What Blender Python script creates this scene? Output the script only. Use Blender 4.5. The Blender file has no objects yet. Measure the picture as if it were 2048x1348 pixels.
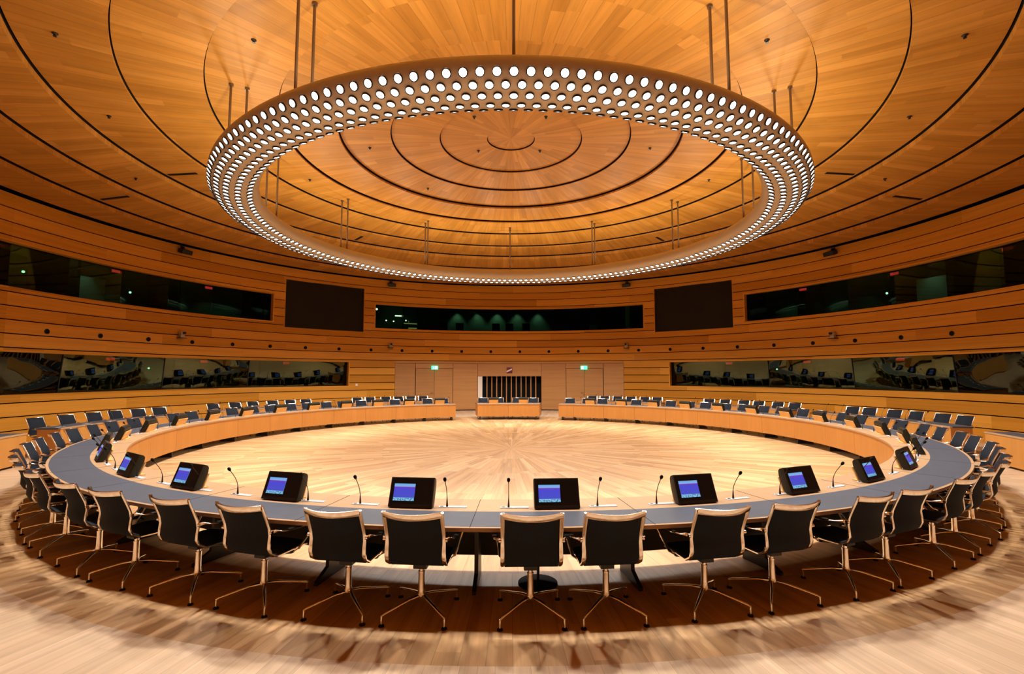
import bpy, bmesh, math, random
from math import sin, cos, pi, radians as rad, atan2, hypot
from mathutils import Vector, Matrix

# ------------------------------------------------------------------ camera, world, exposure
S = bpy.context.scene
COL = S.collection
cam_d = bpy.data.cameras.new('camera')
cam = bpy.data.objects.new('camera', cam_d)
COL.objects.link(cam)
cam_d.sensor_width = 36.0
cam_d.lens = 965.7 / 2048 * 36.0
cam_d.clip_start = 0.05
cam_d.clip_end = 200
cam.location = (-0.08, -14.10, 2.1025)
cam.rotation_euler = (pi / 2 + 0.0776, 0, -0.008)
S.camera = cam
W = bpy.data.worlds.new('world')
S.world = W
W.use_nodes = True
W.node_tree.nodes['Background'].inputs[0].default_value = (0.02, 0.02, 0.02, 1)
W.node_tree.nodes['Background'].inputs[1].default_value = 0.2
S.view_settings.view_transform = 'Standard'
S.view_settings.look = 'None'
S.view_settings.gamma = 1
S.view_settings.exposure = 0.8
S.cycles.max_bounces = 8
S.cycles.diffuse_bounces = 4
S.cycles.glossy_bounces = 4
S.cycles.transmission_bounces = 4
S.cycles.transparent_max_bounces = 8
S.cycles.sample_clamp_indirect = 4
S.cycles.caustics_reflective = False
S.cycles.caustics_refractive = False

P_DOWN_OUT = 390     # watts of each outward tilted ring lamp
P_DOWN_IN = 150
P_UP = 58            # upward lamps in the trough on the ring's back
COL_LAMP = (1.0, 0.93, 0.84)
COL_UP = (1.0, 0.86, 0.62)
HX, HZ = 7.16, 6.47  # chandelier ring radius and height
SA, SB = 0.513, 0.292

# ------------------------------------------------------------------ helpers
def link(name, me, parent=None, mats=()):
    o = bpy.data.objects.new(name, me)
    COL.objects.link(o)
    if parent is not None:
        o.parent = parent
    for m in mats:
        me.materials.append(m)
    return o

def fin(name, bm, m, parent=None, smooth=False, angle=40):
    me = bpy.data.meshes.new(name)
    bmesh.ops.recalc_face_normals(bm, faces=bm.faces)
    bm.to_mesh(me)
    bm.free()
    mats = m if isinstance(m, (list, tuple)) else (m,)
    o = link(name, me, parent, mats)
    if smooth:
        for p in me.polygons:
            p.use_smooth = True
        try:
            me.set_sharp_from_angle(angle=rad(angle))
        except Exception:
            pass
    return o

def empty(name, loc=(0, 0, 0), rz=0.0):
    o = bpy.data.objects.new(name, None)
    COL.objects.link(o)
    o.location = loc
    o.rotation_euler = (0, 0, rz)
    o.empty_display_size = 0.1
    return o

def tag(o, label, cat=None, group=None, kind=None):
    if label: o['label'] = label
    if cat: o['category'] = cat
    if group: o['group'] = group
    if kind: o['kind'] = kind
    return o

def struct(o, label=None):
    o['kind'] = 'structure'
    if label:
        o['label'] = label
    return o

def copy_tree(o, parent=None):
    c = o.copy()
    COL.objects.link(c)
    c.parent = parent
    for ch in KIDS[o.name]:
        copy_tree(ch, c)
    return c

KIDS = {}
def index_kids(o):
    ks = [x for x in S.objects if x.parent == o]
    KIDS[o.name] = ks
    for k in ks:
        index_kids(k)

def dup(proto, loc, rz):
    c = copy_tree(proto)
    c.location = loc
    c.rotation_euler = (0, 0, rz)
    return c

ONES = ['', 'first', 'second', 'third', 'fourth', 'fifth', 'sixth', 'seventh', 'eighth', 'ninth', 'tenth',
        'eleventh', 'twelfth', 'thirteenth', 'fourteenth', 'fifteenth', 'sixteenth', 'seventeenth', 'eighteenth',
        'nineteenth', 'twentieth', 'twenty-first', 'twenty-second', 'twenty-third', 'twenty-fourth', 'twenty-fifth',
        'twenty-sixth', 'twenty-seventh', 'twenty-eighth', 'twenty-ninth', 'thirtieth']

def box(bm, x0, x1, y0, y1, z0, z1, M=None, mi=0):
    vs = [bm.verts.new((x, y, z)) for z in (z0, z1) for (x, y) in ((x0, y0), (x1, y0), (x1, y1), (x0, y1))]
    if M is not None:
        for v in vs:
            v.co = M @ v.co
    for f in ((0, 3, 2, 1), (4, 5, 6, 7), (0, 1, 5, 4), (1, 2, 6, 5), (2, 3, 7, 6), (3, 0, 4, 7)):
        fa = bm.faces.new([vs[i] for i in f])
        fa.material_index = mi
    return vs

def arcbox(bm, r0, r1, z0, z1, a0, a1, step=1.5, mi=0, attrs=None, r0t=None, r1t=None):
    """solid curved block between two radii, heights and angles (degrees); r0t/r1t = radii at the top"""
    lays = {k: (bm.faces.layers.float.get(k) or bm.faces.layers.float.new(k)) for k in (attrs or {})}
    full = abs(a1 - a0) >= 359.99
    n = max(1, int(math.ceil(abs(a1 - a0) / step)))
    r0t = r0 if r0t is None else r0t
    r1t = r1 if r1t is None else r1t
    rings = []
    for i in range(n if full else n + 1):
        a = rad(a0 + (a1 - a0) * i / n)
        c, s = cos(a), sin(a)
        rings.append([bm.verts.new((r * c, r * s, z)) for r, z in ((r0, z0), (r1, z0), (r1t, z1), (r0t, z1))])
    fs = []
    m = len(rings)
    for i in range(m if full else m - 1):
        A, B = rings[i], rings[(i + 1) % m]
        for k in range(4):
            fs.append(bm.faces.new((A[k], A[(k + 1) % 4], B[(k + 1) % 4], B[k])))
    if not full:
        fs.append(bm.faces.new(rings[0]))
        fs.append(bm.faces.new(rings[-1][::-1]))
    for f in fs:
        f.material_index = mi
    if attrs:
        for k, v in attrs.items():
            lay = lays[k]
            for f in fs:
                f[lay] = v
    return fs

def tube(bm, pts, r, n=8, cap=True, mi=0):
    pts = [Vector(p) for p in pts]
    rr = r if isinstance(r, (list, tuple)) else [r] * len(pts)
    rings = []
    t0 = (pts[1] - pts[0]).normalized()
    up = Vector((0, 0, 1)) if abs(t0.z) < 0.9 else Vector((1, 0, 0))
    u = t0.cross(up).normalized()
    for i, p in enumerate(pts):
        if i == 0: t = pts[1] - pts[0]
        elif i == len(pts) - 1: t = pts[-1] - pts[-2]
        else: t = (pts[i + 1] - pts[i]).normalized() + (pts[i] - pts[i - 1]).normalized()
        t.normalize()
        u = (u - t * u.dot(t)).normalized()
        v = t.cross(u)
        rings.append([bm.verts.new(p + (u * cos(2 * pi * k / n) + v * sin(2 * pi * k / n)) * rr[i]) for k in range(n)])
    for A, B in zip(rings, rings[1:]):
        for k in range(n):
            f = bm.faces.new((A[k], A[(k + 1) % n], B[(k + 1) % n], B[k]))
            f.material_index = mi
    if cap:
        for f in (bm.faces.new(rings[0][::-1]), bm.faces.new(rings[-1])):
            f.material_index = mi

def strip(bm, pts, side, w, t, mi=0):
    """rectangular bar swept along pts; side = direction of its width w, t = thickness"""
    pts = [Vector(p) for p in pts]
    rings = []
    ws = w if isinstance(w, (list, tuple)) else [w] * len(pts)
    for i, p in enumerate(pts):
        if i == 0: d = pts[1] - pts[0]
        elif i == len(pts) - 1: d = pts[-1] - pts[-2]
        else: d = pts[i + 1] - pts[i - 1]
        d.normalize()
        s = Vector(side[i] if isinstance(side, list) else side)
        s = (s - d * s.dot(d)).normalized()
        nrm = d.cross(s).normalized()
        a, b = s * ws[i] / 2, nrm * t / 2
        c = 0.55
        rings.append([bm.verts.new(p + q) for q in (a * 1 + b * c, a * c + b, -a * c + b, -a + b * c, -a - b * c, -a * c - b, a * c - b, a - b * c)])
    n = 8
    for A, B in zip(rings, rings[1:]):
        for k in range(n):
            f = bm.faces.new((A[k], A[(k + 1) % n], B[(k + 1) % n], B[k])); f.material_index = mi
    bm.faces.new(rings[0][::-1]).material_index = mi
    bm.faces.new(rings[-1]).material_index = mi

def lathe(bm, prof, n=20, c=(0, 0, 0), mi=0):
    rings = []
    for r, z in prof:
        rings.append([bm.verts.new((c[0] + r * cos(2 * pi * k / n), c[1] + r * sin(2 * pi * k / n), c[2] + z)) for k in range(n)] if r > 1e-5
                     else [bm.verts.new((c[0], c[1], c[2] + z))])
    for A, B in zip(rings, rings[1:]):
        for k in range(n):
            a, b = A[k % len(A)], A[(k + 1) % len(A)]
            d, e = B[k % len(B)], B[(k + 1) % len(B)]
            vs = []
            for v in (a, b, e, d):
                if v not in vs: vs.append(v)
            if len(vs) > 2:
                f = bm.faces.new(vs); f.material_index = mi
    for R_, rev in ((rings[0], True), (rings[-1], False)):
        if len(R_) > 1:
            f = bm.faces.new(R_[::-1] if rev else R_); f.material_index = mi

def bevel(bm, w, seg=2):
    bmesh.ops.bevel(bm, geom=list(bm.edges), offset=w, segments=seg, affect='EDGES', profile=0.6)

def pol(r, a, z=0.0):
    return (r * cos(rad(a)), r * sin(rad(a)), z)

# ------------------------------------------------------------------ materials
class N:
    def __init__(self, name):
        self.m = bpy.data.materials.new(name)
        self.m.use_nodes = True
        self.t = self.m.node_tree
        self.b = self.t.nodes['Principled BSDF']
    def n(self, typ, **kw):
        x = self.t.nodes.new(typ)
        for k, v in kw.items():
            setattr(x, k, v)
        return x
    def l(self, a, b):
        self.t.links.new(a, b)
    def val(self, sock, v):
        if hasattr(v, 'links'): self.l(v, sock)
        else: sock.default_value = v
    def math(self, op, a, b=0.0, c=None):
        x = self.n('ShaderNodeMath', operation=op)
        self.val(x.inputs[0], a); self.val(x.inputs[1], b)
        if c is not None: self.val(x.inputs[2], c)
        return x.outputs[0]
    def comb(self, x=0.0, y=0.0, z=0.0):
        c = self.n('ShaderNodeCombineXYZ')
        self.val(c.inputs[0], x); self.val(c.inputs[1], y); self.val(c.inputs[2], z)
        return c.outputs[0]
    def ramp(self, fac, stops):
        r = self.n('ShaderNodeValToRGB')
        e = r.color_ramp.elements
        while len(e) < len(stops): e.new(0.5)
        for el, (p, c) in zip(e, stops):
            el.position = p; el.color = (c[0], c[1], c[2], 1)
        self.l(fac, r.inputs[0])
        return r.outputs[0]
    def mixc(self, fac, a, b, blend='MIX'):
        x = self.n('ShaderNodeMix', data_type='RGBA', blend_type=blend)
        self.val(x.inputs[0], fac)
        for s, v in ((x.inputs[6], a), (x.inputs[7], b)):
            if hasattr(v, 'links'): self.l(v, s)
            else: s.default_value = (v[0], v[1], v[2], 1)
        return x.outputs[2]

def simple(name, c, rough=0.5, metal=0.0, spec=0.5, noise=0.0, scale=30, bump=0.0, coat=0.0):
    q = N(name)
    b = q.b
    b.inputs['Roughness'].default_value = rough
    b.inputs['Metallic'].default_value = metal
    b.inputs['Specular IOR Level'].default_value = spec
    b.inputs['Coat Weight'].default_value = coat
    tc = q.n('ShaderNodeTexCoord')
    nz = q.n('ShaderNodeTexNoise')
    nz.inputs['Scale'].default_value = scale
    nz.inputs['Detail'].default_value = 3
    q.l(tc.outputs['Object'], nz.inputs['Vector'])
    k = noise if noise else 0.04
    lo = [x * (1 - k) for x in c]; hi = [min(1, x * (1 + k)) for x in c]
    q.l(q.ramp(nz.outputs[0], ((0.3, lo), (0.7, hi))), b.inputs['Base Color'])
    if bump:
        bp = q.n('ShaderNodeBump'); bp.inputs['Strength'].default_value = bump
        bp.inputs['Distance'].default_value = 0.01
        q.l(nz.outputs[0], bp.inputs['Height']); q.l(bp.outputs[0], b.inputs['Normal'])
    return q.m

def emit(name, c, s):
    q = N(name)
    q.b.inputs['Base Color'].default_value = (0.02, 0.02, 0.02, 1)
    q.b.inputs['Emission Color'].default_value = (*c, 1)
    q.b.inputs['Emission Strength'].default_value = s
    return q.m

def wood(name, mode, cols, rough=0.45, gap=0.0, plank=1.6, grain=0.35, var=1.0, spec=0.35, gf=7.0):
    """wood veneer laid round the room's axis: 'radial' planks (floor, ceiling) or 'ring' boards (walls, desks)"""
    q = N(name)
    g = q.n('ShaderNodeNewGeometry')
    sp = q.n('ShaderNodeSeparateXYZ'); q.l(g.outputs['Position'], sp.inputs[0])
    x, y, z = sp.outputs
    ang = q.math('ARCTAN2', y, x)
    an = q.math('ADD', q.math('DIVIDE', ang, 2 * pi), 0.5)
    r = q.math('SQRT', q.math('ADD', q.math('MULTIPLY', x, x), q.math('MULTIPLY', y, y)))
    at = q.n('ShaderNodeAttribute', attribute_name='ring'); ring = at.outputs['Fac']
    at2 = q.n('ShaderNodeAttribute', attribute_name='ncell'); nc = at2.outputs['Fac']
    u = q.math('ADD', q.math('MULTIPLY', an, nc), q.math('MULTIPLY', ring, 0.37))
    cell = q.math('FLOOR', u)
    w1 = q.n('ShaderNodeTexWhiteNoise', noise_dimensions='2D'); q.l(q.comb(cell, ring), w1.inputs['Vector'])
    h1 = w1.outputs['Value']
    if mode == 'radial':
        v = q.math('ADD', q.math('DIVIDE', r, plank), h1)
        seg = q.math('FLOOR', v)
        w2 = q.n('ShaderNodeTexWhiteNoise', noise_dimensions='3D'); q.l(q.comb(cell, ring, seg), w2.inputs['Vector'])
        h = w2.outputs['Value']
        gv = q.comb(q.math('MULTIPLY', u, gf * 0.45), q.math('MULTIPLY', r, 0.55), q.math('MULTIPLY', h, 37.0))
        fr = q.math('FRACT', u)
        edge = q.math('GREATER_THAN', q.math('ABSOLUTE', q.math('SUBTRACT', fr, 0.5)), 0.5 - gap)
    else:
        h = h1
        gv = q.comb(q.math('MULTIPLY', an, 55.0), q.math('MULTIPLY', z, gf * 3.2), q.math('MULTIPLY', h, 37.0))
        edge = None
    nz = q.n('ShaderNodeTexNoise'); nz.inputs['Scale'].default_value = 1.0
    nz.inputs['Detail'].default_value = 5; nz.inputs['Roughness'].default_value = 0.65
    q.l(gv, nz.inputs['Vector'])
    n2 = q.n('ShaderNodeTexNoise'); n2.inputs['Scale'].default_value = 1.0; n2.inputs['Detail'].default_value = 2
    sc = q.n('ShaderNodeVectorMath', operation='MULTIPLY'); q.l(gv, sc.inputs[0]); sc.inputs[1].default_value = (0.25, 0.35, 1.0)
    q.l(sc.outputs[0], n2.inputs['Vector'])
    base = q.ramp(q.math('ADD', q.math('MULTIPLY', q.math('SUBTRACT', h, 0.5), var), 0.5), ((0.0, cols[0]), (0.5, cols[1]), (1.0, cols[2])))
    gr = q.ramp(nz.outputs[0], ((0.32, (1 - grain,) * 3), (0.62, (1.0, 1.0, 1.0))))
    gr2 = q.ramp(n2.outputs[0], ((0.35, (1 - grain * 0.8,) * 3), (0.6, (1.0, 1.0, 1.0))))
    c = q.mixc(1.0, base, gr, 'MULTIPLY')
    c = q.mixc(1.0, c, gr2, 'MULTIPLY')
    if edge is not None and gap > 0:
        c = q.mixc(q.math('MULTIPLY', edge, 0.45), c, tuple(k * 0.25 for k in cols[0]))
    q.l(c, q.b.inputs['Base Color'])
    q.b.inputs['Roughness'].default_value = rough
    q.b.inputs['Specular IOR Level'].default_value = spec
    return q.m

FLOOR_C = ((0.50, 0.29, 0.130), (0.59, 0.36, 0.175), (0.66, 0.42, 0.22))
WALL_C = ((0.48, 0.195, 0.018), (0.61, 0.262, 0.028), (0.70, 0.315, 0.045))
CEIL_C = ((0.46, 0.195, 0.028), (0.51, 0.225, 0.036), (0.56, 0.255, 0.048))
DESK_C = ((0.45, 0.195, 0.042), (0.49, 0.215, 0.048), (0.53, 0.238, 0.056))

m_floor = wood('oak_floor', 'radial', FLOOR_C, rough=0.38, gap=0.015, plank=2.1, grain=0.30, gf=6)
m_floor2 = wood('pale_outer_floor', 'radial', ((0.60, 0.43, 0.28), (0.64, 0.47, 0.31), (0.68, 0.50, 0.34)), rough=0.4, gap=0.015, plank=2.1, grain=0.2, gf=6)
m_ceil = wood('ceiling_veneer', 'radial', CEIL_C, spec=0.2, rough=0.5, gap=0.02, plank=2.6, grain=0.22, gf=5)
m_wall = wood('wall_boards', 'ring', WALL_C, rough=0.55, grain=0.14, var=1.0, gf=8, spec=0.12)
m_litwall = wood('lit_wall_veneer', 'ring', ((0.42, 0.20, 0.06), (0.47, 0.225, 0.07), (0.52, 0.25, 0.08)), rough=0.5, grain=0.12, var=0.8, gf=6)  # wall wood in a tan tone standing for the brighter light round the doors
m_top = wood('table_veneer', 'ring', ((0.40, 0.25, 0.135), (0.43, 0.27, 0.145), (0.46, 0.29, 0.155)), rough=0.5, spec=0.25, grain=0.08, var=0.8, gf=3)

def panel_wood(name, c0, c1, rough=0.4):
    """upright veneer: grain runs vertically"""
    q = N(name)
    g = q.n('ShaderNodeNewGeometry')
    sp = q.n('ShaderNodeSeparateXYZ'); q.l(g.outputs['Position'], sp.inputs[0])
    x, y, z = sp.outputs
    an = q.math('ARCTAN2', y, x)
    nz = q.n('ShaderNodeTexNoise'); nz.inputs['Scale'].default_value = 1; nz.inputs['Detail'].default_value = 4
    q.l(q.comb(q.math('MULTIPLY', an, 190.0), q.math('MULTIPLY', z, 1.1), 0.0), nz.inputs['Vector'])
    n2 = q.n('ShaderNodeTexNoise'); n2.inputs['Scale'].default_value = 1
    q.l(q.comb(q.math('MULTIPLY', an, 24.0), q.math('MULTIPLY', z, 0.3), 3.0), n2.inputs['Vector'])
    f = q.math('ADD', q.math('MULTIPLY', nz.outputs[0], 0.4), q.math('MULTIPLY', n2.outputs[0], 0.6))
    q.l(q.ramp(f, ((0.3, c0), (0.7, c1))), q.b.inputs['Base Color'])
    q.b.inputs['Roughness'].default_value = rough
    q.b.inputs['Specular IOR Level'].default_value = 0.35
    return q.m

m_panel = panel_wood('desk_front_veneer', DESK_C[0], DESK_C[2])
m_panelside = panel_wood('desk_end_veneer', (0.42, 0.16, 0.03), (0.50, 0.20, 0.04))
m_monwood = simple('light_wood_plate', (0.72, 0.42, 0.14), 0.4, noise=0.08)
m_gap = simple('shadow_gap_black', (0.007, 0.004, 0.002), 0.9, spec=0.1)
m_black = simple('black_plastic', (0.008, 0.008, 0.008), 0.3, spec=0.25)
m_blackmat = simple('black_matt', (0.006, 0.006, 0.006), 0.8, spec=0.15)
m_housing = simple('olive_black_housing', (0.016, 0.014, 0.008), 0.45, spec=0.3)
m_steel = simple('black_steel_leg', (0.015, 0.014, 0.013), 0.4, metal=0.2)
m_chrome = simple('polished_aluminium', (0.88, 0.80, 0.70), 0.13, metal=1.0)
m_grey = simple('grey_linoleum', (0.066, 0.076, 0.100), 0.5, spec=0.25, noise=0.05, scale=6)
m_plate = simple('pale_grey_plate', (0.55, 0.60, 0.66), 0.35)
m_ring = simple('bronze_grey_enamel', (0.50, 0.44, 0.37), 0.42, metal=0.15, noise=0.03)
m_rim = simple('dark_lamp_rim', (0.03, 0.025, 0.02), 0.3, metal=0.5)
m_disc = emit('lamp_disc_lit', (1.0, 0.98, 0.95), 5.0)
m_rod = simple('bronze_rod', (0.20, 0.14, 0.09), 0.35, metal=0.7)
m_screen = simple('dark_projection_cloth', (0.013, 0.009, 0.004), 0.7, spec=0.2, noise=0.15, scale=1.2)
m_white = simple('white_paint', (0.75, 0.68, 0.60), 0.5)
m_booth = simple('dark_green_booth_wall', (0.05, 0.085, 0.055), 0.7, noise=0.3, scale=0.7)
m_boothdark = simple('booth_black_partition', (0.008, 0.010, 0.008), 0.7)
m_boothgrey = simple('booth_grey_board', (0.32, 0.36, 0.33), 0.6)
m_camwhite = simple('camera_grey_plastic', (0.42, 0.34, 0.25), 0.45)
m_red = emit('red_display', (1.0, 0.03, 0.03), 0.9)
m_dot = emit('white_green_lamp', (0.65, 1.0, 0.8), 2.2)
m_warmdot = emit('warm_lamp', (1.0, 0.95, 0.8), 2.5)
m_yellow = emit('yellow_lit_shelf', (0.75, 0.62, 0.25), 0.30)
m_maroon = simple('maroon_enamel', (0.10, 0.006, 0.018), 0.4)
m_pink = simple('pale_pink_enamel', (0.80, 0.55, 0.62), 0.4)
m_greensign = emit('green_sign_face', (0.10, 0.85, 0.45), 1.1)
m_signwhite = emit('sign_white', (0.75, 1.0, 0.88), 1.5)

# woven chair mesh
def mesh_cloth():
    q = N('black_mesh_cloth')
    tc = q.n('ShaderNodeTexCoord')
    wv = q.n('ShaderNodeTexChecker'); wv.inputs['Scale'].default_value = 160
    q.l(tc.outputs['Object'], wv.inputs['Vector'])
    q.l(q.mixc(wv.outputs['Fac'], (0.008, 0.011, 0.017), (0.014, 0.019, 0.028)), q.b.inputs['Base Color'])
    q.b.inputs['Roughness'].default_value = 0.75
    q.b.inputs['Specular IOR Level'].default_value = 0.15
    return q.m
m_cloth = mesh_cloth()

def glass(name, tint, refl, bend=0.0):
    q = N(name)
    q.t.nodes.remove(q.b)
    out = q.t.nodes['Material Output']
    tr = q.n('ShaderNodeBsdfTransparent'); tr.inputs[0].default_value = (*tint, 1)
    gl = q.n('ShaderNodeBsdfGlossy'); gl.inputs['Color'].default_value = (0.85, 0.95, 0.72, 1)
    gl.inputs['Roughness'].default_value = 0.01
    fz = q.n('ShaderNodeFresnel'); fz.inputs['IOR'].default_value = 1.5
    mx = q.n('ShaderNodeMixShader')
    q.l(q.math('ADD', fz.outputs[0], refl), mx.inputs[0])
    q.l(tr.outputs[0], mx.inputs[1]); q.l(gl.outputs[0], mx.inputs[2]); q.l(mx.outputs[0], out.inputs[0])
    if bend:
        tc = q.n('ShaderNodeTexCoord'); nz = q.n('ShaderNodeTexNoise'); nz.inputs['Scale'].default_value = 0.5
        q.l(tc.outputs['Object'], nz.inputs['Vector'])
        bp = q.n('ShaderNodeBump'); bp.inputs['Strength'].default_value = bend; bp.inputs['Distance'].default_value = 0.1
        q.l(nz.outputs[0], bp.inputs['Height']); q.l(bp.outputs[0], gl.inputs['Normal']) 
    return q.m
m_glass_up = glass('tinted_booth_glass', (0.45, 0.62, 0.50), -0.04)
m_glass_low = glass('tinted_mirror_glass', (0.40, 0.55, 0.42), 0.02, 0.15)

# ------------------------------------------------------------------ room: ceiling, floor, walls
RW = 14.72
CR = [(0.70, 9.22, .04), (2.10, 9.12, .055), (3.50, 9.02, .06), (4.90, 8.88, .11), (6.30, 8.73, .09), (7.80, 8.62, .065),
      (9.30, 8.45, .11), (10.72, 8.29, .19), (11.87, 7.90, .19), (13.07, 7.60, .19), (14.50, 7.46, 0.0)]

def gap_w(r):
    return .02 if r < 2 or 7 < r < 8 else (.03 if r < 7 else (.020 if r < 10 else .028))

def ceil_z(r):
    pr, pz = 0.0, 9.22
    for (rk, zk, lip) in CR:
        if r <= rk:
            return pz + (zk - pz) * (r - pr) / (rk - pr)
        pr, pz = rk + gap_w(rk), zk - lip
    return pz

def build_ceiling():
    bm = bmesh.new()
    lr = bm.faces.layers.float.new('ring'); ln = bm.faces.layers.float.new('ncell')
    prof = []  # (r, z, material of the segment that ends here, ring)
    pr, pz = 0.0, 9.22
    prof.append((0.001, 9.22, 0, 0))
    for k, (r, z, lip) in enumerate(CR):
        prof.append((r, z, 0, k))
        if k < len(CR) - 1:
            prof.append((r, z + .10, 1, k))
            prof.append((r + gap_w(r), z + .10, 1, k))
            prof.append((r + gap_w(r), z - (.03 if r < 3 else (.045 if r < 4 else .055)), 1, k))
            prof.append((r + gap_w(r), z - lip, 0, k + 1))
    prof.append((14.5, 7.66, 1, 10)); prof.append((18.3, 7.66, 1, 10))
    n = 240
    rows = [[bm.verts.new((r * cos(2 * pi * i / n), r * sin(2 * pi * i / n), z)) for i in range(n)] for (r, z, _, _) in prof]
    for j in range(1, len(prof)):
        A, B = rows[j - 1], rows[j]
        mi, rg = prof[j][2], prof[j][3]
        rr = CR[min(rg, len(CR) - 1)][0]
        nc = max(12, round(2 * pi * rr / 0.30))
        for i in range(n):
            f = bm.faces.new((A[i], A[(i + 1) % n], B[(i + 1) % n], B[i]))
            f.material_index = mi; f[lr] = rg; f[ln] = nc; f.smooth = False
    o = fin('ceiling', bm, [m_ceil, m_gap])
    struct(o, 'stepped round ceiling of radiating warm wood planks')
build_ceiling()

def build_floor():
    bm = bmesh.new()
    lr = bm.faces.layers.float.new('ring'); ln = bm.faces.layers.float.new('ncell')
    R_ = [0.001, 1.8, 3.6, 5.4, 7.1, 8.8, 10.44, 12.3, 14.7, 16.2]
    n = 180
    rows = [[bm.verts.new((r * cos(2 * pi * i / n), r * sin(2 * pi * i / n), 0)) for i in range(n)] for r in R_]
    for j in range(1, len(R_)):
        nc = round(2 * pi * R_[j] / (0.20 if j != 7 else 0.15))
        for i in range(n):
            f = bm.faces.new((rows[j - 1][i], rows[j - 1][(i + 1) % n], rows[j][(i + 1) % n], rows[j][i]))
            f[lr] = j; f[ln] = nc; f.material_index = 1 if j >= 7 else 0
    o = fin('floor', bm, [m_floor, m_floor2])
    struct(o, 'round oak floor of planks radiating from the centre')
build_floor()

UZ0, UZ1 = 4.66, 6.05
LZ0, LZ1 = 1.47, 2.80
OPEN = [(141.1, 222, UZ0, UZ1), (-42, 38.9, UZ0, UZ1), (59.4, 120.6, UZ0, UZ1),
        (125.8, 222, LZ0, LZ1), (-42, 54.2, LZ0, LZ1),
        (123.0, 138.9, 4.44, 6.83), (41.1, 57.0, 4.44, 6.83),
        (63.96, 116.04, 0.0, 2.86)]
GZ = [0.0] + [0.03 + 0.41 * k for k in range(1, 18)] + [7.42]

def wall_part(name, A0, A1, label):
    bm = bmesh.new()
    for k in range(len(GZ) - 1):
        zb, zt = GZ[k] + (.017 if k else 0), GZ[k + 1] - (.017 if k < len(GZ) - 2 else 0)
        cuts = {zb, zt}
        for (o0, o1, z0, z1) in OPEN:
            for z in (z0, z1):
                if zb + 1e-4 < z < zt - 1e-4: cuts.add(z)
        cs = sorted(cuts)
        for z0c, z1c in zip(cs, cs[1:]):
            zm = (z0c + z1c) / 2
            ints = [(A0, A1)]
            for (o0, o1, z0, z1) in OPEN:
                if z0 < zm < z1:
                    new = []
                    for a, b in ints:
                        if o1 <= a or o0 >= b: new.append((a, b)); continue
                        if a < o0: new.append((a, o0))
                        if o1 < b: new.append((o1, b))
                    ints = new
            for a, b in ints:
                if b - a > 0.05:
                    arcbox(bm, RW, RW + .05, z0c, z1c, a, b, 1.5, 0, {'ring': k, 'ncell': 17})
    # black cloth layer that shows through the gaps between boards
    zs = sorted({0.0, 7.40} | {z for o in OPEN for z in (o[2], o[3])})
    for z0c, z1c in zip(zs, zs[1:]):
        zm = (z0c + z1c) / 2
        ints = [(A0, A1)]
        for (o0, o1, z0, z1) in OPEN:
            if z0 < zm < z1:
                new = []
                for a, b in ints:
                    if o1 <= a or o0 >= b: new.append((a, b)); continue
                    if a < o0: new.append((a, o0))
                    if o1 < b: new.append((o1, b))
                ints = new
        for a, b in ints:
            if b - a > .05:
                arcbox(bm, RW + .05, RW + .09, z0c, z1c, a, b, 1.5, 1)
    o = fin(name, bm, [m_wall, m_gap])
    return struct(o, label)

wall_back = wall_part('wall_back', 41.0, 139.0, 'curved far wall of horizontal orange wood boards with doors')
wall_left = wall_part('wall_left', 139.0, 232.0, 'curved left wall of horizontal orange wood boards')
wall_right = wall_part('wall_right', -52.0, 41.0, 'curved right wall of horizontal orange wood boards')
wall_front = wall_part('wall_front', 232.0, 308.0, 'curved board wall behind the viewer')

# smooth veneer panels round the doors
bm = bmesh.new()
for (a0, a1) in ((111.5, 116.0), (97.35, 103.0), (77.0, 82.65), (64.0, 68.5)):
    arcbox(bm, RW + .02, RW + .06, 0.05, 2.74, a0 + .03, a1 - .03, 1.5, 0, {'ring': 3 + a0, 'ncell': 9})
for (a0, a1) in ((97.35, 111.5), (68.5, 82.65)):
    pass
for (a0, a1) in ((103.0, 111.45), (68.55, 77.0)):
    arcbox(bm, RW + .02, RW + .06, 2.46, 2.74, a0 + .03, a1 - .03, 1.5, 0, {'ring': 3 + a0, 'ncell': 9})
arcbox(bm, RW + .02, RW + .06, 2.00, 2.74, 82.68, 97.32, 1.5, 0, {'ring': 4, 'ncell': 9})
arcbox(bm, RW + .0, RW + .06, 2.755, 2.86, 64.0, 116.0, 1.5, 0, {'ring': 5, 'ncell': 9})
arcbox(bm, RW + .04, RW + .06, 0.0, 0.05, 64.0, 82.6, 1.5, 1)
arcbox(bm, RW + .04, RW + .06, 0.0, 0.05, 97.4, 116.0, 1.5, 1)
arcbox(bm, RW + .062, RW + .08, 0.0, 2.86, 64.0, 82.66, 1.5, 1)
arcbox(bm, RW + .062, RW + .08, 0.0, 2.86, 97.34, 116.0, 1.5, 1)
arcbox(bm, RW + .062, RW + .08, 2.0, 2.86, 82.66, 97.34, 1.5, 1)
fin('smooth_panel', bm, [m_litwall, m_gap], wall_back)

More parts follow.
